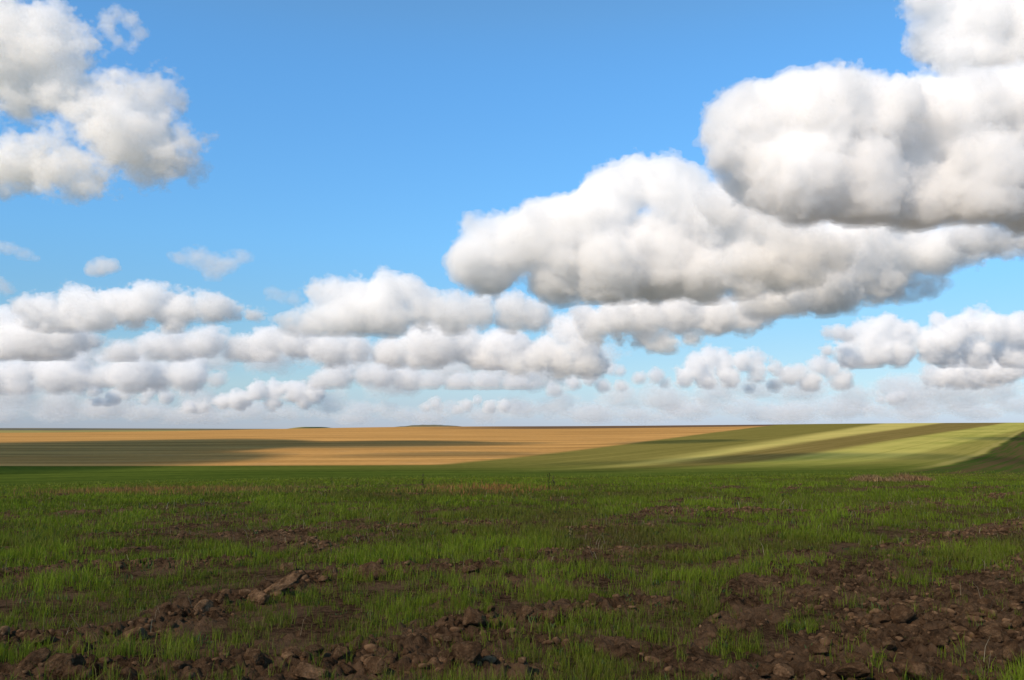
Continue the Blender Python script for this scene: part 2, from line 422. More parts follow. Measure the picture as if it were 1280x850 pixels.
for d0, d1, per_m2, nb, sp in ((4.3, 9, 480, 11, .026), (9, 16, 260, 10, .034), (16, 30, 105, 10, .055), (30, 86, 21, 9, .13)):
    n = int(per_m2*math.radians(76)/2*(d1*d1-d0*d0))
    x, y = sector(rs, d0, d1, n)
    s = soil(x, y)
    lush = n2(x, y, 1.6, 3, 11.)                       # where the crop stands thick
    keep = rs.uniform(0, 1, n) < np.clip((1-np.minimum(s, 1)*.93)*(.68+.75*lush), .02, 1)*np.where(band(x, y) > .5, .55, 1)
    keep &= rs.uniform(0, 1, n) < np.clip(.62+1.3*n2(x, y, .32+.012*np.hypot(x, y), 2, 71.), .08, 1)
    keep &= y + n2(x, y, 6., 3, 61.)*7 < 80
    x, y, s, lush = x[keep], y[keep], s[keep], lush[keep]
    x = np.repeat(x, nb); y = np.repeat(y, nb); L = np.repeat(lush, nb); Sx = np.repeat(s, nb); m = len(x)
    th = np.repeat(rs.uniform(.5, 1.4, m//nb), nb)
    x = x + rs.normal(0, sp, m); y = y + rs.normal(0, sp, m)
    d = np.hypot(x, y)
    h = (.105+.085*np.clip(L+.2, -.4, 1))*th*rs.uniform(.55, 1.15, m)
    wd = np.maximum(.0042, d*.00048)*rs.uniform(.7, 1.3, m)
    bnd = np.clip(rs.gamma(2.2, .17, m), .03, 1.0)
    t = np.clip(.5+.9*L+rs.normal(0, .22, m), 0, 1)
    c = lerp3((.085, .095, .010), (.205, .27, .016), t)
    brn = np.clip(n2(x, y, 4.5, 3, 51.)*1.6-.1, 0, .75)[:, None]; c = c*(1-brn) + np.array([[.12, .095, .022]])*brn
    dry = rs.uniform(0, 1, m) < .10+.14*np.clip(n2(x, y, 3., 2, 21.)+.2, 0, 1)
    c[dry] = lerp3((.16, .14, .035), (.20, .15, .06), rs.uniform(0, 1, dry.sum()))
    h[dry] *= .9
    wide = np.repeat(rs.uniform(0, 1, m//nb) < .05, nb)[:m]                      # a few broad leaved weeds
    wd[wide] *= 2.4; h[wide] *= .6; bnd[wide] = rs.uniform(.5, 1.1, wide.sum())
    c[wide] = lerp3((.05, .085, .03), (.10, .13, .03), rs.uniform(0, 1, wide.sum()))
    GX.append(x); GY.append(y); GH.append(h); GW.append(wd); GB.append(bnd); GC.append(c)
# the crop thins out past the end of the broken ground
x, y = sector(rs, 74, 135, 260000)
k = (rs.uniform(0, 1, len(x)) < np.clip(.5*np.exp(-(y-78)/13)*(1+1.5*n2(x, y, 5., 3, 81.)), 0, 1)) & (y > 74)
x, y = x[k], y[k]; m = len(x)
GX.append(x); GY.append(y); GH.append(rs.uniform(.06, .2, m)); GW.append(np.full(m, .05)); GB.append(rs.uniform(.1, .8, m))
GC.append(lerp3((.07, .09, .012), (.15, .18, .018), np.clip(.5+n2(x, y, 4., 2, 83.)+rs.normal(0, .2, m), 0, 1)))
gmat = blade_mat('young_grass')
grass = blades('grass', *[np.concatenate(q) for q in (GX, GY, GH, GW, GB, GC)], gmat, rs)
tag(grass, 'young green grass growing in rough rows over dark soil', 'grass', kind='stuff')
print('grass', sum(map(len, GX)), round(time.time()-T0, 1))

# withered stems lying and leaning among the clods
n = 26000
x, y = sector(rs, 4.5, 26, n)
k = rs.uniform(0, 1, n) < np.clip(soil(x, y)*.6+.05, 0, 1)*np.clip(.3+1.6*n2(x, y, 1.2, 2, 31.), 0, 1)*.5
x, y = x[k], y[k]; m = len(x)
dry_mat = blade_mat('dry_stem', .15)
straw = blades('straw', x, y, rs.uniform(.08, .26, m), np.maximum(.0035, np.hypot(x, y)*.00042), np.clip(rs.normal(.85, .4, m), .1, 1.35),
               lerp3((.16, .12, .07), (.36, .30, .19), rs.uniform(0, 1, m)**1.6), dry_mat, rs)
tag(straw, 'pale withered stems and roots strewn over the broken soil', 'straw', kind='stuff')
# the rusty strip of dead weeds along the far side of the near field
n = 26000
px_ = rs.uniform(-120, 760, n); X_ = []
ts = np.linspace(-160, 800, 60); P_ = np.array([g(p, 615-4*sstep(100, 700, p)) for p in ts])
x = np.interp(px_, ts, P_[:, 0]); y = np.interp(px_, ts, P_[:, 1])
y = y + rs.normal(0, 2.4, n); x = x + rs.normal(0, .5, n)
k = rs.uniform(0, 1, n) < np.clip(.25+1.5*n2(x, y, 5., 3, 41.), 0, 1)*(.35+.65*sstep(-60, 90, px_)*sstep(700, 560, px_))
x, y, px_ = x[k], y[k], px_[k]; m = len(x)
red = np.clip(.35+.9*n2(x, y, 6., 2, 43.)+.25*sstep(480, 560, px_)+rs.normal(0, .2, m), 0, 1)
weeds = blades('dead_weeds', x, y, rs.uniform(.08, .16, m)*(1+1.1*rs.uniform(0, 1, m)**4), np.full(m, .018), np.clip(rs.gamma(2, .12, m), .02, .8),
               lerp3((.19, .15, .04), (.30, .135, .045), red), dry_mat, rs)
tag(weeds, 'rusty strip of dead weeds across the far side of the green field', 'weeds', kind='stuff')
# ------------------------------------------------------------------ clods of earth
import bmesh
def clod_mat(name='earth', q=1.15):
    m, N, out = new_mat(name)
    sc = lambda c: tuple(v*q for v in c)
    tcx = N.n('ShaderNodeTexCoord'); O = tcx.outputs['Object']; oi = N.n('ShaderNodeObjectInfo')
    a = N.noise(O, 5., 6, .7); b2 = N.noise(O, 24., 5, .7)
    c = N.mix(N.rng(a, .3, .7), sc((.065, .037, .020)), sc((.20, .115, .06)))
    c = N.mix(N.rng(b2, .5, .8), c, sc((.28, .175, .10)))
    c = N.mix(N.m('MULTIPLY', N.rng(N.noise(N.n('ShaderNodeNewGeometry').outputs['Position'], 14., 2), .35, .65), .75), c, (.06, .032, .017))
    d = N.n('ShaderNodeBsdfDiffuse'); N.put(d.inputs[0], c); d.inputs[1].default_value = .6
    bp = N.n('ShaderNodeBump'); bp.inputs['Strength'].default_value = 1.; bp.inputs['Distance'].default_value = .03
    N.put(bp.inputs['Height'], N.m('ADD', a, N.m('MULTIPLY', b2, .6)))
    N.put(d.inputs['Normal'], bp.outputs[0]); N.nt.links.new(d.outputs[0], out.inputs[0])
    return m
EARTH = clod_mat(); DRY_EARTH = clod_mat('dry_earth', 1.9)
def ico(sub):
    bm = bmesh.new(); bmesh.ops.create_icosphere(bm, subdivisions=sub, radius=1)
    V = np.array([v.co[:] for v in bm.verts]); T = np.array([[v.index for v in f.verts] for f in bm.faces]); bm.free()
    return V/np.linalg.norm(V, axis=1)[:, None], T
def clod_shape(V, r):
    """a lump broken along a few rough planes"""
    nrm = r.normal(size=(12, 3)); nrm /= np.linalg.norm(nrm, axis=1)[:, None]; off = r.uniform(.5, .86, 12)
    dot = V@nrm.T
    q = np.where(dot > .05, off/np.maximum(dot, .05), 9).min(1)
    q = np.minimum(q, 1.05)
    o = r.uniform(0, 40, 3)
    q = q*(1.22+.10*fbm(V[:,0]*1.5+o[0], V[:,1]*1.5+o[1], V[:,2]*1.5+o[2], 3)+.10*fbm(V[:,0]*5+o[1], V[:,1]*5+o[2], V[:,2]*5+o[0], 4, True, .6))
    return V*q[:, None]*np.array([1., r.uniform(.7, 1), r.uniform(.55, .85)])
rc = np.random.RandomState(12)
V4, T4 = ico(5)
protos = []
for i in range(12):
    me = mesh_np('clod_of_earth', clod_shape(V4, rc), T4, EARTH, True)
    protos.append(me.data); bpy.data.objects.remove(me)
def clod(x, y, s, label, group=None, flat=1., bury=.3):
    o = bpy.data.objects.new('clod_of_earth', protos[rc.randint(12)]); COL.objects.link(o)
    o.scale = (s*rc.uniform(.85, 1.25), s, s*flat*rc.uniform(.8, 1.1)); o.rotation_euler = (rc.uniform(-.35, .35), rc.uniform(-.35, .35), rc.uniform(0, 6.28))
    o.location = (x, y, float(height(x, y)) + s*flat*.55*(1-bury*2))
    return tag(o, label, 'clod', group)
NAMED = [  # seen in the photograph: pixel, half width in pixels
    (82, 832, 20, 'large dark rounded clod at the lower left edge of the field'),
    (102, 808, 11, 'clod on top of the lower left heap, above the largest rounded one'),
    (170, 792, 13, 'pale angular clod on the right end of the lower left soil heap'),
    (40, 828, 15, 'dark clod at the left rim of the lower left soil heap'),
    (55, 800, 12, 'dark clod on the upper left of the lower left soil heap'),
    (252, 760, 11, 'single light brown round clod lying alone in thin grass at left'),
    (322, 748, 13, 'light tan block left of the long slab in the grass'),
    (344, 739, 16, 'long pale tilted slab of earth sticking up from the grass at left'),
    (362, 709, 9, 'small light brown clod left of the low ridge of lumps in mid field'),
    (465, 717, 16, 'broad lump at the middle of the low ridge in mid field'),
    (510, 716, 10, 'flat lump on the low ridge just right of the broadest one'),
    (590, 713, 11, 'lump at the right end of the low ridge in mid field'),
    (590, 780, 19, 'big peaked clod crowning the ridge left of the bottom centre'),
    (620, 782, 11, 'rounded clod directly right of the big peaked clod'),
    (556, 800, 12, 'clod on the left flank of the ridge below the big peaked clod'),
    (697, 773, 16, 'big rounded clod on the ridge right of the bottom centre'),
    (660, 775, 10, 'smaller clod left of the big rounded clod on the centre ridge'),
    (717, 762, 10, 'lump behind the big rounded clod on the centre ridge'),
    (742, 759, 10, 'lump at the right end of the centre ridge'),
    (320, 826, 13, 'clod at the left end of the bottom centre soil row'),
    (367, 818, 13, 'peaked clod in the bottom centre soil row, second from its left end'),
    (392, 821, 11, 'rounded clod in the bottom centre soil row, behind the row front'),
    (386, 841, 17, 'large tan clod at the bottom border left of centre'),
    (431, 832, 11, 'clod right of the largest one at the bottom border, left of centre'),
    (470, 838, 14, 'dark blunt clod in the middle of the bottom centre soil row'),
    (555, 829, 12, 'round clod standing alone near the bottom border at centre'),
    (584, 838, 19, 'big clod among withered roots at the bottom border near centre'),
    (1122, 755, 11, 'upright clod at the left rim of the heap on the right'),
    (1126, 776, 14, 'clod directly below the upright clod on the right heap'),
    (1135, 790, 10, 'low flat clod under the left rim of the right heap'),
    (982, 841, 13, 'tan clod alone at the bottom border, left of the right heap'),
    (1068, 846, 20, 'broad flat clod at the bottom border under the right heap'),
    (1148, 847, 26, 'widest clod at the bottom border near the lower right corner'),
    (1240, 797, 14, 'big block in the middle of the right heap'),
    (1216, 771, 11, 'rounded clod on the upper slope of the right heap'),
    (1268, 826, 12, 'brown clod at the right border of the right heap'),
    (1272, 782, 11, 'reddish clod at the right border above the brown one'),
    (1175, 806, 12, 'clod on the left slope of the right heap'),
    (1110, 812, 11, 'clod at the foot of the left slope of the right heap'),
]
used = []
for px, py, hw, lab in NAMED:
    p = g(px, py+hw*.5); s = hw/F*np.hypot(*p)*.92
    o = clod(p[0], p[1], s, lab, flat=.85 if 'flat' in lab else 1.1, bury=.2)
    if any(k in lab for k in ('pale', 'light', 'tan')):          # dry clods are paler
        o.material_slots[0].link = 'OBJECT'; o.material_slots[0].material = DRY_EARTH
    if 'slab' in lab and 'long pale tilted' in lab:
        o.scale = (s*1.7, s*.7, s*.8); o.rotation_euler = (.2, -.45, .25)
    used.append((p[0], p[1], s))
ZONES = [  # which soil row a clod lies in, its shared description
    (BANDS[0], 26, 'small dark clod in the heaped soil at the lower left edge', 'clods in the lower left soil heap'),
    (BANDS[2], 24, 'small lump on the low soil ridge crossing the grass at left', 'clods on the left ridge'),
    (BANDS[3], 34, 'small clod in the soil row along the bottom border at centre', 'clods in the bottom centre row'),
    (BANDS[4], 34, 'small clod on the soil ridge above the bottom centre', 'clods on the centre ridge'),
    (BANDS[5], 60, 'small clod along the upper slope of the heap at the lower right', 'clods on the upper slope of the right heap'),
    (BANDS[6], 70, 'small clod in the broken heap filling the lower right corner', 'clods in the lower right corner heap'),
]
for (pts, hw, _s), cnt, lab, grp in ZONES:
    n = 0; tries = 0
    while n < cnt and tries < 4000:
        tries += 1
        i = rc.randint(len(pts)-1); t = rc.uniform()
        p = pts[i]*(1-t)+pts[i+1]*t + rc.normal(0, hw*.5, 2)
        q = F*p[0]/p[1]
        if abs(q) > 650 or np.hypot(*p) < 5.7: continue
        s = .018+.048*rc.uniform()**2.4
        if any((p[0]-a)**2+(p[1]-b)**2 < (s*.8+c*.8)**2 for a, b, c in used): continue
        clod(p[0], p[1], s, lab, grp); used.append((p[0], p[1], s)); n += 1
# crumbs of earth too many to count
V1, T1 = ico(2); V0, T0_ = ico(1)
shapes = [(clod_shape(V1, rc), T1) for _ in range(16)]; small = [(clod_shape(V0, rc), T0_) for _ in range(16)]
VV, TT, off = [], [], 0
n = 190000
x, y = sector(rc, 4.6, 40, n)
s_ = soil(x, y); d = np.hypot(x, y); bd = band(x, y)
k = rc.uniform(0, 1, n) < np.clip(s_*.22 + bd*.75, 0, 1)*np.clip(d/14, .35, 1)*np.where(d > 24, .6, 1)
x, y, d, bd = x[k], y[k], d[k], bd[k]
z = height(x, y)
for i in range(len(x)):
    s = (.006+.040*rc.uniform()**3.3)*(1+max(0, d[i]-10)*.03)*(1.25 if bd[i] > .5 else 1)
    a = rc.uniform(0, 6.28); ca, sa = math.cos(a)*s, math.sin(a)*s
    cz = rc.uniform(.6, 1.2); cx_ = rc.uniform(.7, 1.5)
    v, tr = (shapes if d[i] < 11 and s > .018 else small)[i % 16]
    VV.append(np.stack([v[:,0]*ca*cx_-v[:,1]*sa+x[i], v[:,0]*sa*cx_+v[:,1]*ca+y[i], v[:,2]*s*cz+z[i]], 1)); TT.append(tr+off); off += len(v)
cr = mesh_np('soil_crumbs', np.concatenate(VV), np.concatenate(TT), EARTH, True)
tag(cr, 'loose brown crumbs of soil scattered along the ploughed rows', 'soil', kind='stuff')
print('clods', len(used), 'crumbs', len(x), round(time.time()-T0, 1))

# ------------------------------------------------------------------ dry shrubs and single weeds at the far side of the field
rw = np.random.RandomState(5)
def shrub(px0, px1, py, h, label, n, c0, c1):
    a, b = g(px0, py), g(px1, py); c = (a+b)/2
    o = bpy.data.objects.new('dry_shrub', None); COL.objects.link(o); o.location = (c[0], c[1], float(base(*c))); o.empty_display_size = .3
    tag(o, label, 'shrub')
    L = np.hypot(*(b-a))
    for nm, k, hh, wd, cc0, cc1 in (('stems', n//3, 1., .035, (.13, .08, .04), (.22, .13, .06)), ('seed_heads', n, .85, .05, c0, c1)):
        u = rw.beta(1.6, 1.6, k)-.5; x = u*L+c[0]; y = c[1]+rw.normal(0, .7, k)
        prof = np.sqrt(np.clip(1-(2*np.abs(u))**2.6, .03, 1))*(.75+.5*vnoise(u*9+px0, np.zeros(k)+.3, np.zeros(k)+.7))
        ht = h*prof*rw.uniform(.45, 1.05, k)*hh
        m = blades(nm, x-c[0], y-c[1], ht, np.full(k, wd), np.clip(rw.gamma(2, .22, k), .05, 1.1), lerp3(cc0, cc1, rw.uniform(0, 1, k)), dry_mat, rw,
                   bz=base(x, y)-float(base(*c)))
        m.parent = o; m['kind'] = 'stuff'
    return o
shrub(1070, 1124, 602.5, .5, 'low wide greyish dry shrub at the far side of the green field', 1500, (.22, .14, .06), (.34, .22, .10))
shrub(1122, 1154, 601.5, .66, 'rounder reddish dry shrub beside the low wide greyish one', 1300, (.22, .12, .055), (.34, .20, .09))
def weed(px, py, h, label, n, c0=(.05, .055, .02), c1=(.10, .08, .03)):
    p = g(px, py); x0, y0 = p; z0 = float(height(*p))
    o = bpy.data.objects.new('weed_plant', None); COL.objects.link(o); o.location = (x0, y0, z0); tag(o, label, 'weed')
    o.empty_display_size = .2
    zz = np.zeros(1)
    s = blades('stem', np.array([0, .03, -.04]), np.array([0, .03, 0]), np.array([h, h*.8, h*.7]), np.full(3, .016), np.array([.05, .25, .3]), np.tile([[.055, .05, .025]], (3, 1)), dry_mat, rw, bz=np.zeros(3))
    t = rw.uniform(.25, .95, n); r = .16*h*rw.uniform(.2, 1, n)
    a = rw.uniform(0, 6.28, n)
    l = blades('leaves', np.cos(a)*r*.6, np.sin(a)*r*.6, h*rw.uniform(.1, .28, n), np.full(n, .022), rw.uniform(.4, 1.1, n), lerp3(c0, c1, rw.uniform(0, 1, n)), dry_mat, rw, bz=h*t*.85)
    s.parent = o; l.parent = o
for px, py, h, n, lab in ((528, 609, .55, 26, 'dark bushy weed standing at the right end of the rusty strip'), (686, 611, .62, 18, 'thin dark weed right of the rusty strip, first of a close pair'),
        (692, 611, .5, 18, 'shorter dark weed close beside the thin one'), (446, 608, .38, 14, 'small dark weed in the middle of the rusty strip'),
        (414, 607, .42, 14, 'dark weed left of the small one in the rusty strip')):
    weed(px, py, h, lab, n)
weed(713, 678, .26, 'pale dry tuft sticking up in the middle of the green field', 12, (.16, .13, .05), (.24, .19, .08))
# ------------------------------------------------------------------ clouds: real bodies of mist at their own distance
def cloud_mat(name, dens, col=(.999, .999, .999), surf=.02):
    m, N, out = new_mat(name)
    v = N.n('ShaderNodeVolumeScatter'); v.inputs['Color'].default_value = (*col, 1); v.inputs['Density'].default_value = dens
    v.inputs['Anisotropy'].default_value = 0.
    N.nt.links.new(v.outputs[0], out.inputs['Volume'])
    m.cycles.homogeneous_volume = True
    if not surf: return m
    t = N.n('ShaderNodeBsdfTransparent'); d = N.n('ShaderNodeBsdfDiffuse'); d.inputs[0].default_value = (.95, .95, .95, 1)
    x = N.n('ShaderNodeMixShader'); x.inputs[0].default_value = surf
    N.nt.links.new(t.outputs[0], x.inputs[1]); N.nt.links.new(d.outputs[0], x.inputs[2]); N.nt.links.new(x.outputs[0], out.inputs['Surface'])
    m.cycles.homogeneous_volume = True
    return m
def cloud(label, D, bottom, puffs, k=0.1, amp=0.26, seed=0, vox=None, kids=4, nscale=1., bill=.5, rough=.60, deep=1., floor=.7, ragged=.8, group=None, soft=1., wide=1., heads=0, jit=0.):
    """puffs: (x, y, radius) as seen from the eye in photograph pixels, D metres away; bottom: where the flat base is seen.
    Three nested bodies of mist, thin at the rim and thicker inside."""
    rd = np.random.RandomState(seed+1); pp = D/F
    puffs = [(a+rd.uniform(-1.2, 1.2)*jit*r, b+rd.uniform(-1, 1)*jit*r, r*(1+rd.uniform(-1, 1)*jit)) for a, b, r in puffs]
    for i in range(heads):                                     # small heads budding along the top
        a = puffs[rd.randint(len(puffs))]
        puffs.append((a[0]+rd.uniform(-1.5, 1.5)*a[2], a[1]-rd.uniform(.1, .95)*a[2], a[2]*rd.uniform(.25, .6)))
    P = []
    for (px, py, r) in puffs:
        d = ray(px, py); y = D + rd.uniform(-.5, .5)*r*pp*deep
        P.append((d[0]/d[1]*y, y, d[2]/d[1]*y, r*pp))
    L = list(P)
    for (x, y, z, r) in P:
        for q in range(kids):
            v = rd.normal(size=3); v[2] = abs(v[2]) - .25; v /= np.linalg.norm(v)
            e = r*rd.uniform(.65, .9)
            L.append((x+v[0]*e, y+v[1]*e, z+v[2]*e*.95, r*rd.uniform(.3, .5)))
    L = np.array(L); SXY = np.array([wide, wide, 1.])
    d = ray(640, bottom); zb = d[2]/d[1]*D
    span = max(q[0]+q[2] for q in puffs)-min(q[0]-q[2] for q in puffs)
    if vox is None: vox = min(1.8, max(1.1, span/230.))
    h = vox*pp; rm = np.median([p[3] for p in P]); A = amp*rm; K = .30*rm
    lo = (L[:, :3]-L[:, 3:]*SXY).min(0)-A*1.2-3*h; hi = (L[:, :3]+L[:, 3:]*SXY).max(0)+A*1.2+3*h
    lo[2] = max(lo[2], zb-.35*rm-3*h)
    # nothing is built far outside the frame
    lim = (720/F)*D; lo[0] = max(lo[0], -lim-60*pp); hi[0] = min(hi[0], lim+60*pp)
    n = np.ceil((hi-lo)/h).astype(int)+1
    f = np.full(n, -3*A, np.float32)
    ax = [lo[i]+h*np.arange(n[i]) for i in range(3)]
    for (x, y, z, r) in L:
        q = r+2*A+2*h
        i0 = [max(0, int((c-q*SXY[i]-lo[i])/h)) for i, c in enumerate((x, y, z))]; i1 = [min(n[i], int((c+q*SXY[i]-lo[i])/h)+2) for i, c in enumerate((x, y, z))]
        if any(b <= a for a, b in zip(i0, i1)): continue
        X = (ax[0][i0[0]:i1[0]]-x)[:, None, None]/wide; Y = (ax[1][i0[1]:i1[1]]-y)[None, :, None]/wide; Z = (ax[2][i0[2]:i1[2]]-z)[None, None, :]
        s = f[i0[0]:i1[0], i0[1]:i1[1], i0[2]:i1[2]]
        q = (r-np.sqrt(X*X+Y*Y+Z*Z)).astype(np.float32)
        m = np.maximum(K-np.abs(s-q), 0)                       # soft joins between the heaps
        np.maximum(s, q, out=s); s += m*m/(4*K)
    I = np.argwhere((f > -2.1*A) & (f < 2.6*A))
    x = ax[0][I[:, 0]]; y = ax[1][I[:, 1]]; z = ax[2][I[:, 2]]
    wv = nscale/rm; o = seed*11.7; x = x/wide**.7; y = y/wide**.7
    nz = .16 + .95*fbm(x*wv*.6+o, y*wv*.6+3.1, z*wv*.75+7.7, 2)
    if bill < 1: nz = nz + (1-bill)*1.6*fbm(x*wv*1.1+o, y*wv*1.1+3.1, z*wv*1.3+7.7, 6, False, rough)
    if bill: nz = nz + bill*1.5*fbm(x*wv*1.2+o+9, y*wv*1.2+13.1, z*wv*1.3+17.7, 6, True, rough)
    f[I[:, 0], I[:, 1], I[:, 2]] += (A*nz).astype(np.float32)
    I = np.argwhere(np.abs(f-.3*A) < 1.4*A)
    x = ax[0][I[:, 0]]/wide**.7; y = ax[1][I[:, 1]]/wide**.7; z = ax[2][I[:, 2]]
    fr = (A*fbm(x*wv*3.4+o, y*wv*3.4, z*wv*3.8, 4, False, .68)).astype(np.float32)
    rim = f.copy(); rim[I[:, 0], I[:, 1], I[:, 2]] += ragged*fr
    f[I[:, 0], I[:, 1], I[:, 2]] += .35*fr
    # the level base, a little uneven
    gx = ax[0][:, None]; gy = ax[1][None, :]
    bz = zb+(.25+.5*(wide-1))*rm*fbm((gx+0*gy)/rm/1.3, (gy+0*gx)/rm/1.3, np.full((n[0], n[1]), 1.3+seed), 4)
    fl = (ax[2][None, None, :]-bz[:, :, None]).astype(np.float32)*floor
    f = np.minimum(f, fl); rim = np.minimum(rim, fl)
    for q in (f, rim): q[0] = q[-1] = -9e9; q[:, 0] = q[:, -1] = -9e9; q[:, :, 0] = q[:, :, -1] = -9e9
    c = np.array([(lo[0]+hi[0])/2, D, zb])
    VV, QQ, MI, off, mats = [], [], [], 0, []
    for i, (dpx, dens) in enumerate(SHELLS):
        ff = (f if i else rim)-dpx*soft*pp
        if i and not (ff > 0).any(): break
        if i == 2 and n.min() > 24:
            ff = ff[::2, ::2, ::2].copy(); ff[-1] = ff[:, -1] = ff[:, :, -1] = -9e9
            if not (ff > 0).any(): break
            V, Q = surface_nets(np.clip(ff, -h*3, h*3), lo, h*2)
        else: V, Q = surface_nets(np.clip(ff, -h*3, h*3), lo, h)
        VV.append(V-c); QQ.append(Q+off); MI.append(np.full(len(Q), i, np.int32)); off += len(V)
        mats.append(cloud_mat(('cloud_rim', 'cloud_body', 'cloud_core')[i], dens*k/pp, surf=(.02, 0, 0)[i]))
    o = mesh_np('cloud', np.concatenate(VV), np.concatenate(QQ), None)
    for m in mats: o.data.materials.append(m)
    o.data.polygons.foreach_set('material_index', np.concatenate(MI))
    o.location = c
    return tag(o, label, 'cloud', group)
SHELLS = [(0., .04), (3., .05), (9., .05)]
FR, CU, ST, LO = 'shreds of cloud in the open blue sky', 'heaped clouds on the right', 'cloud banks above the horizon', 'low clouds near the horizon'
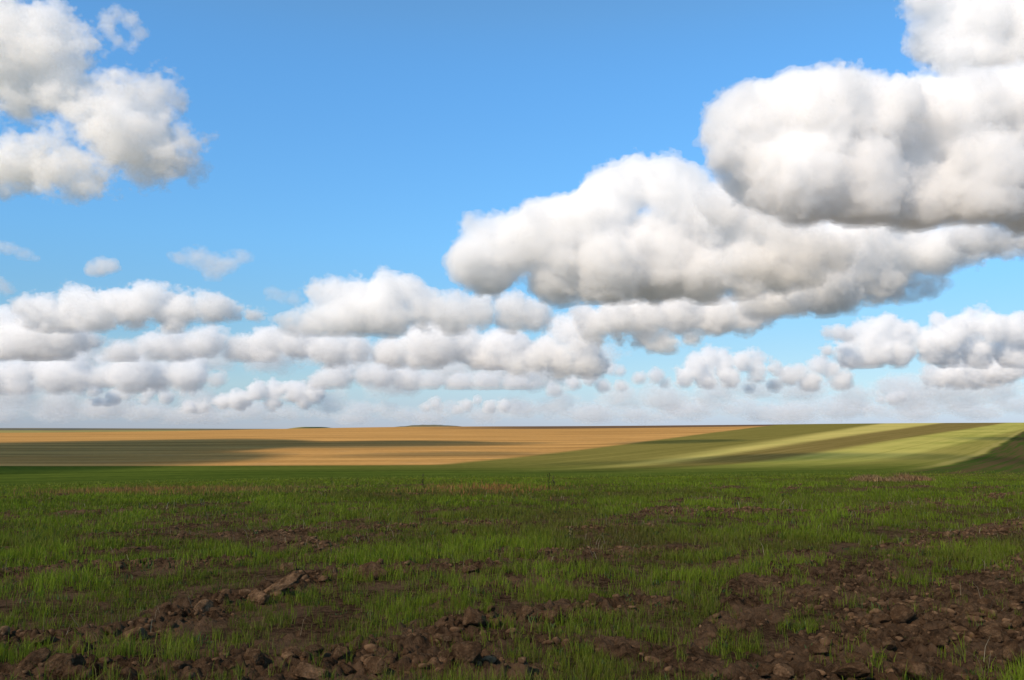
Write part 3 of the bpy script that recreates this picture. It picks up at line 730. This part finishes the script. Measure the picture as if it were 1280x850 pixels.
CLOUDS = [
 dict(label='large ragged white cloud filling the upper left corner of the sky', D=2800, bottom=262, seed=1, nscale=1.5, k=0.42, ragged=1.15, amp=0.56, bill=0, rough=0.62, kids=4,
   puffs=[(-40,30,59.4),(10,55,55.8),(62,62,41.4),(92,58,25.2),(62,22,23.4),(20,112,37.8),(78,112,34.2),(112,135,27.0),(150,128,32.4),(190,128,28.8),(214,115,14.4),(135,165,28.8),(160,165,36.0),(190,165,32.4),(208,190,25.2),(180,205,21.6),(228,182,12.6),(120,165,19.8),(-10,205,36.0),(30,202,32.4),(78,210,28.8),(112,218,23.4),(60,180,19.8)]),
 dict(label='small pale ring of cloud high beside the upper left cloud', D=2700, bottom=90, seed=2, k=0.4, amp=0.59, bill=0, kids=3, rough=0.62, group=FR,
   puffs=[(136,24,11),(150,18,9),(166,24,11),(175,40,10),(165,54,8),(148,50,8),(138,38,8)]),
 dict(label='faint shred of cloud low right of the upper left cloud', D=3000, bottom=240, seed=3, k=0.35, amp=0.59, bill=0, kids=3, group=FR,
   puffs=[(240,222,9),(250,214,9),(256,208,6)]),
 dict(label='tiny faint puff right of the upper left cloud', D=3000, bottom=190, seed=4, k=0.3, amp=0.59, bill=0, kids=3, group=FR,
   puffs=[(258,173,7),(268,169,6)]),
 dict(label='grey white cloud at the top right corner, above the giant cloud', D=4600, bottom=190, seed=5, k=0.66, soft=1.3, amp=0.3, ragged=1.3,
   puffs=[(1160,10,26),(1185,45,34),(1230,30,60),(1290,50,80),(1250,90,50),(1215,85,34),(1310,120,60)]),
 dict(label='giant white cloud with a long flat grey base at right', D=3700, bottom=282, seed=6, heads=0, k=0.72, soft=1.35, amp=0.24, ragged=1.4,
   puffs=[(922,150,34),(915,200,34),(950,150,50),(1000,140,50),(1050,138,52),(1100,145,54),(1150,150,58),(1200,150,60),(1260,150,70),(1330,170,90),(960,210,50),(1010,220,55),(1080,230,58),(1150,235,55),(1220,235,58),(1290,240,60),(905,165,22)]),
 dict(label='great white cumulus in the middle of the sky, grey on its right flank', D=5600, bottom=378, seed=7, heads=0, k=0.75, soft=1.25, amp=0.24, ragged=1.4,
   puffs=[(585,325,28),(600,295,26),(615,330,42),(650,305,44),(690,295,50),(720,280,44),(752,262,42),(775,240,36),(800,228,32),(835,235,36),(860,250,38),(885,275,44),(930,300,40),(960,320,36),(700,340,44),(760,330,56),(820,320,60),(880,335,48),(930,345,36),(965,285,36),(990,300,30),(950,262,28),(975,335,34),(905,255,26)]),
 dict(label='grey white lumpy cloud below the giant cloud, right of the great cumulus', D=6600, bottom=398, seed=8, wide=1.1, heads=14, amp=0.5, ragged=1.3, jit=0.25, k=0.7, soft=1.3, rough=0.62,
   puffs=[(985,300,36),(1005,305,34),(1040,300,36),(1080,306,36),(1120,312,32),(1160,308,30),(1205,300,28),(1250,296,24),(1010,345,36),(1050,345,36),(1095,340,30),(990,375,28),(1025,372,24),(955,380,26),(1130,338,18)]),
 dict(label='small detached cloud hanging in a blue gap at right', D=7000, bottom=384, seed=9, k=0.6, amp=0.38, kids=3,
   puffs=[(1124,368,11),(1142,364,14),(1162,360,14),(1176,356,9)]),
 dict(label='low flat grey cloud at the right border under the giant base', D=5200, bottom=322, seed=10, wide=1.35, k=0.6, amp=0.42,
   puffs=[(1215,300,18),(1250,298,22),(1290,296,24)]),
 dict(label='white heaped cumulus left of the great one, with a level grey base', D=7600, bottom=420, seed=11, heads=4, k=0.85, soft=1.3, amp=0.34, ragged=1.1,
   puffs=[(362,406,18),(385,402,22),(410,400,26),(398,372,18),(420,368,22),(450,372,28),(480,368,28),(508,364,24),(440,395,30),(480,395,34),(530,385,28),(565,392,28),(600,390,24),(640,392,26),(670,396,22)]),
 dict(label='thin wisp reaching left from the heaped cumulus', D=7900, bottom=384, seed=12, wide=1.35, k=0.25, amp=0.42, bill=0, kids=3, group=FR,
   puffs=[(340,366,7),(352,370,8),(366,374,8)]),
 dict(label='small oval white cloud alone in the blue sky at left', D=7000, bottom=348, seed=13, k=0.9, amp=0.31,
   puffs=[(116,336,10),(128,333,13),(141,333,10)]),
 dict(label='thin flat cloud right of the small oval one', D=7400, bottom=351, seed=14, wide=1.35, k=0.3, amp=0.42, bill=0, kids=4, group=FR,
   puffs=[(226,322,10),(244,322,12),(264,330,13),(284,328,11),(302,322,8),(268,341,9)]),
 dict(label='thin streak of cloud at the left border level with the small oval one', D=7200, bottom=327, seed=15, wide=1.35, k=0.3, amp=0.42, bill=0, kids=3, group=FR,
   puffs=[(-4,308,9),(12,312,8),(30,318,8),(42,322,5)]),
 dict(label='small puff cut by the left border below the thin streak', D=7300, bottom=373, seed=16, k=0.4, amp=0.42, kids=4, group=FR,
   puffs=[(2,356,10),(8,362,9)]),
 dict(label='long white bank on the left side, topmost of the banks', D=8300, bottom=416, seed=17, wide=1.25, k=0.95, amp=0.6, group=ST, nscale=1.25, heads=16, bill=0.2, ragged=1.4, jit=0.35,
   puffs=[(38,386,14),(60,388,20),(90,384,16),(105,378,16),(130,384,20),(160,382,18),(190,376,20),(215,384,18),(235,380,18),(262,388,16),(290,392,13),(312,394,9),(70,404,20),(120,402,20),(170,402,20),(220,402,16)]),
 dict(label='grey bank at the left border under the topmost long bank', D=9300, bottom=450, seed=18, wide=1.25, k=0.95, amp=0.6, group=ST, nscale=1.25, heads=16, bill=0.2, ragged=1.4, jit=0.35,
   puffs=[(-20,400,26),(15,402,24),(45,418,24),(80,424,22),(110,430,18),(20,434,24),(-10,440,24),(60,438,18)]),
 dict(label='long thin grey bank left of the middle under the heaped cumulus', D=10500, bottom=452, seed=19, wide=1.25, k=0.95, amp=0.6, group=ST, nscale=1.25, heads=16, bill=0.2, ragged=1.4, jit=0.35,
   puffs=[(150,440,14),(190,438,16),(225,434,17),(262,430,17),(300,432,16),(340,432,17),(375,430,18),(405,438,17),(330,444,12)]),
 dict(label='broad dark grey bank right below the heaped cumulus', D=9800, bottom=462, seed=20, wide=1.25, k=0.95, amp=0.6, group=ST, nscale=1.25, heads=16, bill=0.2, ragged=1.4, jit=0.35,
   puffs=[(420,440,18),(455,440,22),(495,438,24),(540,436,24),(585,436,24),(625,436,22),(520,452,16),(600,450,16)]),
 dict(label='bright sloping lump of cloud under the left end of the great cumulus', D=8800, bottom=474, seed=21, wide=1.1, heads=14, amp=0.6, ragged=1.3, jit=0.25, k=1.0, group=ST,
   puffs=[(648,456,16),(668,450,20),(690,436,22),(705,418,20),(725,430,24),(740,452,18),(700,455,18),(722,405,16)]),
 dict(label='pale bank stretched under the base of the great cumulus', D=7900, bottom=444, seed=22, wide=1.25, k=0.95, amp=0.6, group=ST, nscale=1.25, heads=16, bill=0.2, ragged=1.4, jit=0.35,
   puffs=[(745,400,18),(775,400,22),(810,398,24),(850,396,24),(885,398,24),(920,396,22),(945,392,18),(770,424,14),(800,424,16),(830,424,16),(860,420,14)]),
 dict(label='cream white bank in the lower middle, over a pale green gap of sky', D=13000, bottom=487, seed=23, wide=1.25, k=0.95, amp=0.6, group=ST, nscale=1.25, heads=16, bill=0.2, ragged=1.4, jit=0.35,
   puffs=[(400,476,12),(425,472,15),(450,472,17),(480,470,18),(508,470,16),(540,476,13),(575,478,13),(610,478,14),(640,478,13),(665,480,11)]),
 dict(label='wide grey bank low on the left side with a bright face', D=13500, bottom=494, seed=24, wide=1.25, k=0.95, amp=0.6, group=ST, nscale=1.25, heads=16, bill=0.2, ragged=1.4, jit=0.35,
   puffs=[(-10,470,26),(30,466,22),(70,468,24),(100,474,20),(130,470,20),(165,468,22),(200,466,18),(235,470,16),(270,474,14),(20,484,14)]),
 dict(label='white double headed cumulus low at the right border', D=13000, bottom=460, seed=25, heads=14, k=1.5, amp=0.42, group=CU, ragged=1.1,
   puffs=[(1068,428,16),(1085,418,20),(1105,415,20),(1125,420,18),(1060,446,18),(1090,442,22),(1120,440,20),(1165,428,20),(1185,415,22),(1212,408,22),(1240,410,22),(1262,416,22),(1290,420,26),(1180,440,20),(1220,440,22),(1260,442,20)]),
 dict(label='small grey lump touching the left head of the double headed cumulus', D=12500, bottom=426, seed=26, k=1.5, amp=0.34, kids=3, group=CU,
   puffs=[(1034,416,8),(1048,415,10),(1060,420,9)]),
 dict(label='white strip of cloud under the double headed cumulus at the right border', D=15500, bottom=488, seed=27, wide=1.25, k=1.5, amp=0.7, group=CU, nscale=1.25, heads=16, bill=0.2, ragged=1.4, jit=0.35,
   puffs=[(1160,474,12),(1180,468,13),(1205,464,14),(1235,466,15),(1262,462,15),(1290,462,16),(1220,476,12)]),
 dict(label='domed white cumulus low right of the middle', D=14000, bottom=486, seed=28, heads=10, k=1.5, amp=0.6, group=CU, ragged=1.3,
   puffs=[(856,472,13),(868,458,16),(888,450,16),(906,456,16),(928,452,13),(946,450,9),(880,472,14),(912,470,14),(945,466,13),(968,462,9)]),
 dict(label='ragged cumulus between the domed one and the double headed one', D=14500, bottom=492, seed=29, wide=1.1, heads=14, amp=0.6, ragged=1.3, jit=0.25, k=1.5, group=CU,
   puffs=[(985,470,12),(1002,462,12),(1020,458,12),(1040,464,12),(1052,474,11),(1015,478,11),(970,482,9),(935,486,8),(1058,455,10)]),
 dict(label='cream cumulus low in the middle, left of the domed one', D=15000, bottom=496, seed=30, wide=1.1, heads=14, amp=0.6, ragged=1.3, jit=0.25, k=1.5, group=CU,
   puffs=[(694,486,9),(714,480,12),(734,474,15),(742,462,12),(762,462,10),(776,464,10),(800,470,10),(822,470,9),(776,484,9),(750,484,11),(830,480,7)]),
 dict(label='tiny lone puff far off, below the right end of the double headed cumulus', D=20000, bottom=507, seed=31, k=2.0, amp=0.5, kids=3, group=LO, ragged=1.0, jit=0.2, heads=8, bill=0.3,
   puffs=[(1100,500,6),(1114,497,8),(1128,494,7),(1142,494,5)]),
 dict(label='bright cream lump low at left, largest of the low ones', D=16500, bottom=496, seed=32, k=2.0, amp=0.5, kids=3, group=LO, ragged=1.0, jit=0.2, heads=8, bill=0.3,
   puffs=[(68,478,11),(86,470,13),(104,474,12),(118,484,11),(100,486,10)]),
 dict(label='cream lump low at left, right below the largest of the low ones', D=17000, bottom=508, seed=33, k=2.0, amp=0.5, kids=3, group=LO, ragged=1.0, jit=0.2, heads=8, bill=0.3,
   puffs=[(124,502,8),(142,498,9),(158,494,9),(136,505,7)]),
 dict(label='pair of small bright heads low at left', D=17500, bottom=508, seed=34, k=2.0, amp=0.5, kids=3, group=LO, ragged=1.0, jit=0.2, heads=8, bill=0.3,
   puffs=[(184,492,10),(192,486,8),(207,497,9),(180,500,7)]),
 dict(label='low white heap rising to the right, left of the green gap of sky', D=16000, bottom=517, seed=35, wide=1.1, heads=8, amp=0.5, ragged=1.0, jit=0.2, k=2.0, kids=3, group=LO, bill=0.3,
   puffs=[(236,510,8),(258,508,9),(280,502,10),(300,498,11),(322,490,13),(345,490,13),(370,492,14),(395,490,14),(340,504,11),(380,504,11)]),
 dict(label='small cream puff beside the pair of small bright heads', D=18500, bottom=498, seed=36, k=2.0, amp=0.5, kids=4, group=LO, ragged=1.0, jit=0.2, heads=8, bill=0.3,
   puffs=[(228,491,6),(240,489,6)]),
 dict(label='tiny cream head low in the middle, just under the pale green gap', D=20000, bottom=518, seed=37, k=2.0, amp=0.5, kids=4, group=LO, ragged=1.0, jit=0.2, heads=8, bill=0.3,
   puffs=[(533,508,6),(543,504,8),(550,512,6)]),
 dict(label='little cream heap right of the tiny cream head', D=20000, bottom=517, seed=38, k=2.0, amp=0.5, kids=4, group=LO, ragged=1.0, jit=0.2, heads=8, bill=0.3,
   puffs=[(572,512,6),(585,506,8),(597,500,6),(610,508,8),(628,508,8)]),
 dict(label='dim flat far bank along the horizon at the left', D=26000, bottom=531, seed=40, wide=2.2, k=0.32, amp=0.95, kids=4, vox=1.5, group=LO, heads=30, bill=0, ragged=1.5, jit=0.5, nscale=0.9,
   puffs=[(-30,520.0,8.3),(-13,518.0,5.8),(4,514.0,8.9),(21,510.7,9.5),(38,510.3,6.0),(55,513.1,7.4),(72,517.2,10.1),(89,519.8,7.1),(106,519.2,6.2),(123,515.7,9.7),(140,511.7,8.6),(157,510.0,5.8),(174,511.7,8.6),(191,515.6,9.7),(208,519.1,6.3),(225,519.8,7.1),(242,517.2,10.1)]),
 dict(label='dim flat far bank along the horizon left of the middle', D=27000, bottom=531, seed=41, wide=2.2, k=0.32, amp=0.95, kids=4, vox=1.5, group=LO, heads=30, bill=0, ragged=1.5, jit=0.5, nscale=0.9,
   puffs=[(262,519.0,8.2),(278,514.7,5.0),(294,513.1,8.3),(310,515.9,8.3),(326,519.9,5.0),(342,520.7,8.2),(358,517.3,8.4),(374,513.5,5.0),(390,513.7,8.1),(406,517.6,8.5),(422,520.8,5.0),(438,519.7,8.0),(454,515.6,8.6),(470,513.0,5.0),(486,515.0,7.9),(502,519.2,8.6),(518,521.0,5.1),(534,518.3,7.8)]),
 dict(label='dim flat far bank along the horizon in the middle', D=26500, bottom=531, seed=42, wide=2.2, k=0.32, amp=0.95, kids=4, vox=1.5, group=LO, heads=30, bill=0, ragged=1.5, jit=0.5, nscale=0.9,
   puffs=[(552,509.0,7.3),(569,512.0,6.3),(586,516.8,9.9),(603,519.0,7.7),(620,516.4,6.1),(637,511.5,9.8),(654,509.0,8.1),(671,511.3,5.9),(688,516.1,9.6),(705,519.0,8.4),(722,517.1,5.8),(739,512.2,9.4),(756,509.1,8.7),(773,510.6,5.8),(790,515.4,9.1),(807,518.8,9.1),(824,517.7,5.8),(841,513.0,8.7)]),
 dict(label='dim flat far bank along the horizon right of the middle', D=27500, bottom=531, seed=43, wide=2.2, k=0.32, amp=0.95, kids=4, vox=1.5, group=LO, heads=30, bill=0, ragged=1.5, jit=0.5, nscale=0.9,
   puffs=[(862,515.9,10.4),(879,512.2,7.5),(896,508.4,6.8),(913,507.0,9.6),(930,509.1,10.6),(947,513.1,7.8),(964,516.4,6.6),(981,516.7,9.4),(998,513.8,10.7),(1015,509.7,8.1),(1032,507.1,6.6),(1049,507.9,9.0),(1066,511.5,10.8)]),
 dict(label='dim flat far bank along the horizon at the right', D=26500, bottom=531, seed=44, wide=2.2, k=0.32, amp=0.95, kids=4, vox=1.5, group=LO, heads=30, bill=0, ragged=1.5, jit=0.5, nscale=0.9,
   puffs=[(1092,512.8,10.2),(1109,515.8,6.9),(1126,514.9,7.6),(1143,510.8,10.7),(1160,506.9,9.1),(1177,506.3,6.5),(1194,509.5,8.7),(1211,514.0,10.8),(1228,516.0,8.1),(1245,514.0,6.6),(1262,509.5,9.7),(1279,506.3,10.4),(1296,506.9,7.1),(1313,510.8,7.3)]),
 dict(label='wide thin grey sheet of cloud behind the banks on the left side', D=21000, bottom=524, seed=50, k=0.24, amp=1.0, kids=3, wide=1.6, heads=30, vox=1.6, jit=0.5, ragged=1.5, group=ST, bill=0, nscale=0.7,
   puffs=[(-20,430,24),(40,440,26),(100,450,24),(160,450,22),(220,455,20),(280,450,20),(10,490,20),(70,500,16),(130,505,14),(190,480,18),(330,446,16),(250,505,12)]),
 dict(label='wide thin grey sheet of cloud behind the banks under the heaped cumulus', D=22000, bottom=524, seed=51, k=0.24, amp=1.0, kids=3, wide=1.6, heads=30, vox=1.6, jit=0.5, ragged=1.5, group=ST, bill=0, nscale=0.7,
   puffs=[(380,450,20),(440,455,20),(500,460,18),(560,460,18),(620,455,22),(680,450,24),(740,440,24),(420,505,14),(480,508,12),(640,505,12),(700,500,14),(380,500,14)]),
 dict(label='wide thin grey sheet of cloud low behind the cumulus heads on the right', D=21500, bottom=525, seed=52, k=0.24, amp=1.0, kids=3, wide=1.6, heads=30, vox=1.6, jit=0.5, ragged=1.5, group=ST, bill=0, nscale=0.7,
   puffs=[(770,495,16),(830,495,18),(890,492,18),(950,492,18),(1010,490,18),(1070,488,20),(1130,488,20),(1190,488,20),(1250,490,20),(1300,486,20)]),
 dict(label='hazy grey cloud filling the gap between the great cumulus and the giant cloud', D=4650, bottom=385, seed=60, k=0.55, amp=0.45, ragged=1.2, bill=0.3, heads=6,
   puffs=[(905,262,26),(935,285,34),(970,300,34),(1005,312,30),(1040,318,26),(935,325,30),(975,340,26),(1010,345,20)]),
]
for c in CLOUDS: cloud(**c)
print('clouds', sum(len(o.data.vertices) for o in COL.objects if o.name.startswith('cloud')), round(time.time()-T0, 1))

# the broken cloud layer behind and above the eye that shades the near field and streaks the far ones
def cloud_layer():
    Z0 = 900.
    SH = []      # ground ellipses (centre x, y, half width across, half depth) lying in shade
    SH.append((0, -90, 420, 168))
    def el(px0, px1, py0, py1, e=1.):
        a, b = g((px0+px1)/2, py0), g((px0+px1)/2, py1); m = (a+b)/2
        wd = (px1-px0)/2/F*np.hypot(*m)
        SH.append((m[0], m[1], wd*e, max(12, np.hypot(*(a-b))/2*e)))
    for q in SHADE: el(*q)
    s = 9.; o = TOSUN[:2]/TOSUN[2]*Z0
    xs = np.arange(-1000, 1100, s); ys = np.arange(-420, 1250, s); zs = np.arange(-60, 150, 15.)
    X, Y = np.meshgrid(xs, ys, indexing='ij')
    f2 = np.full(X.shape, -1e9)
    for (x, y, a, b) in SH:
        q = np.hypot((X-x)/a, (Y-y)/b); f2 = np.maximum(f2, (1-q)*min(a, b))
    f2 = f2 + 16*fbm(X/95, Y/60, np.full(X.shape, .5), 4)
    th = np.minimum(np.clip(f2*1.1, 0, 75), np.where(Y < 100, 12, 60))
    f = np.minimum(f2[:, :, None]*1.1, np.minimum(th[:, :, None]-zs[None, None, :], zs[None, None, :]+th[:, :, None]*.35+.01)).astype(np.float32)
    f[0] = f[-1] = -1; f[:, 0] = f[:, -1] = -1; f[:, :, 0] = f[:, :, -1] = -1
    V, Q = surface_nets(f, np.array([xs[0], ys[0], zs[0]]), np.array([s, s, 15.]))
    ob = mesh_np('cloud_layer', V, Q, cloud_mat('cloud_layer_mist', .022))
    ob.location = (o[0], o[1], Z0)
    return tag(ob, 'broken grey layer of cloud overhead behind the viewer, shading the fields', 'cloud layer', kind='stuff')
SHADE = [(-330, 230, 567, 597), (-330, 290, 551, 592), (150, 640, 553, 562), (280, 580, 570, 575), (250, 560, 552, 557), (330, 700, 566, 574), (480, 700, 553, 556.5), (740, 930, 551, 556), (780, 1060, 570, 580),
         (1150, 1350, 565, 592), (1180, 1330, 546, 552), (620, 800, 579, 584), (-150, 420, 583, 586), (560, 760, 590, 593)]
cloud_layer()
print('done', round(time.time()-T0, 1))
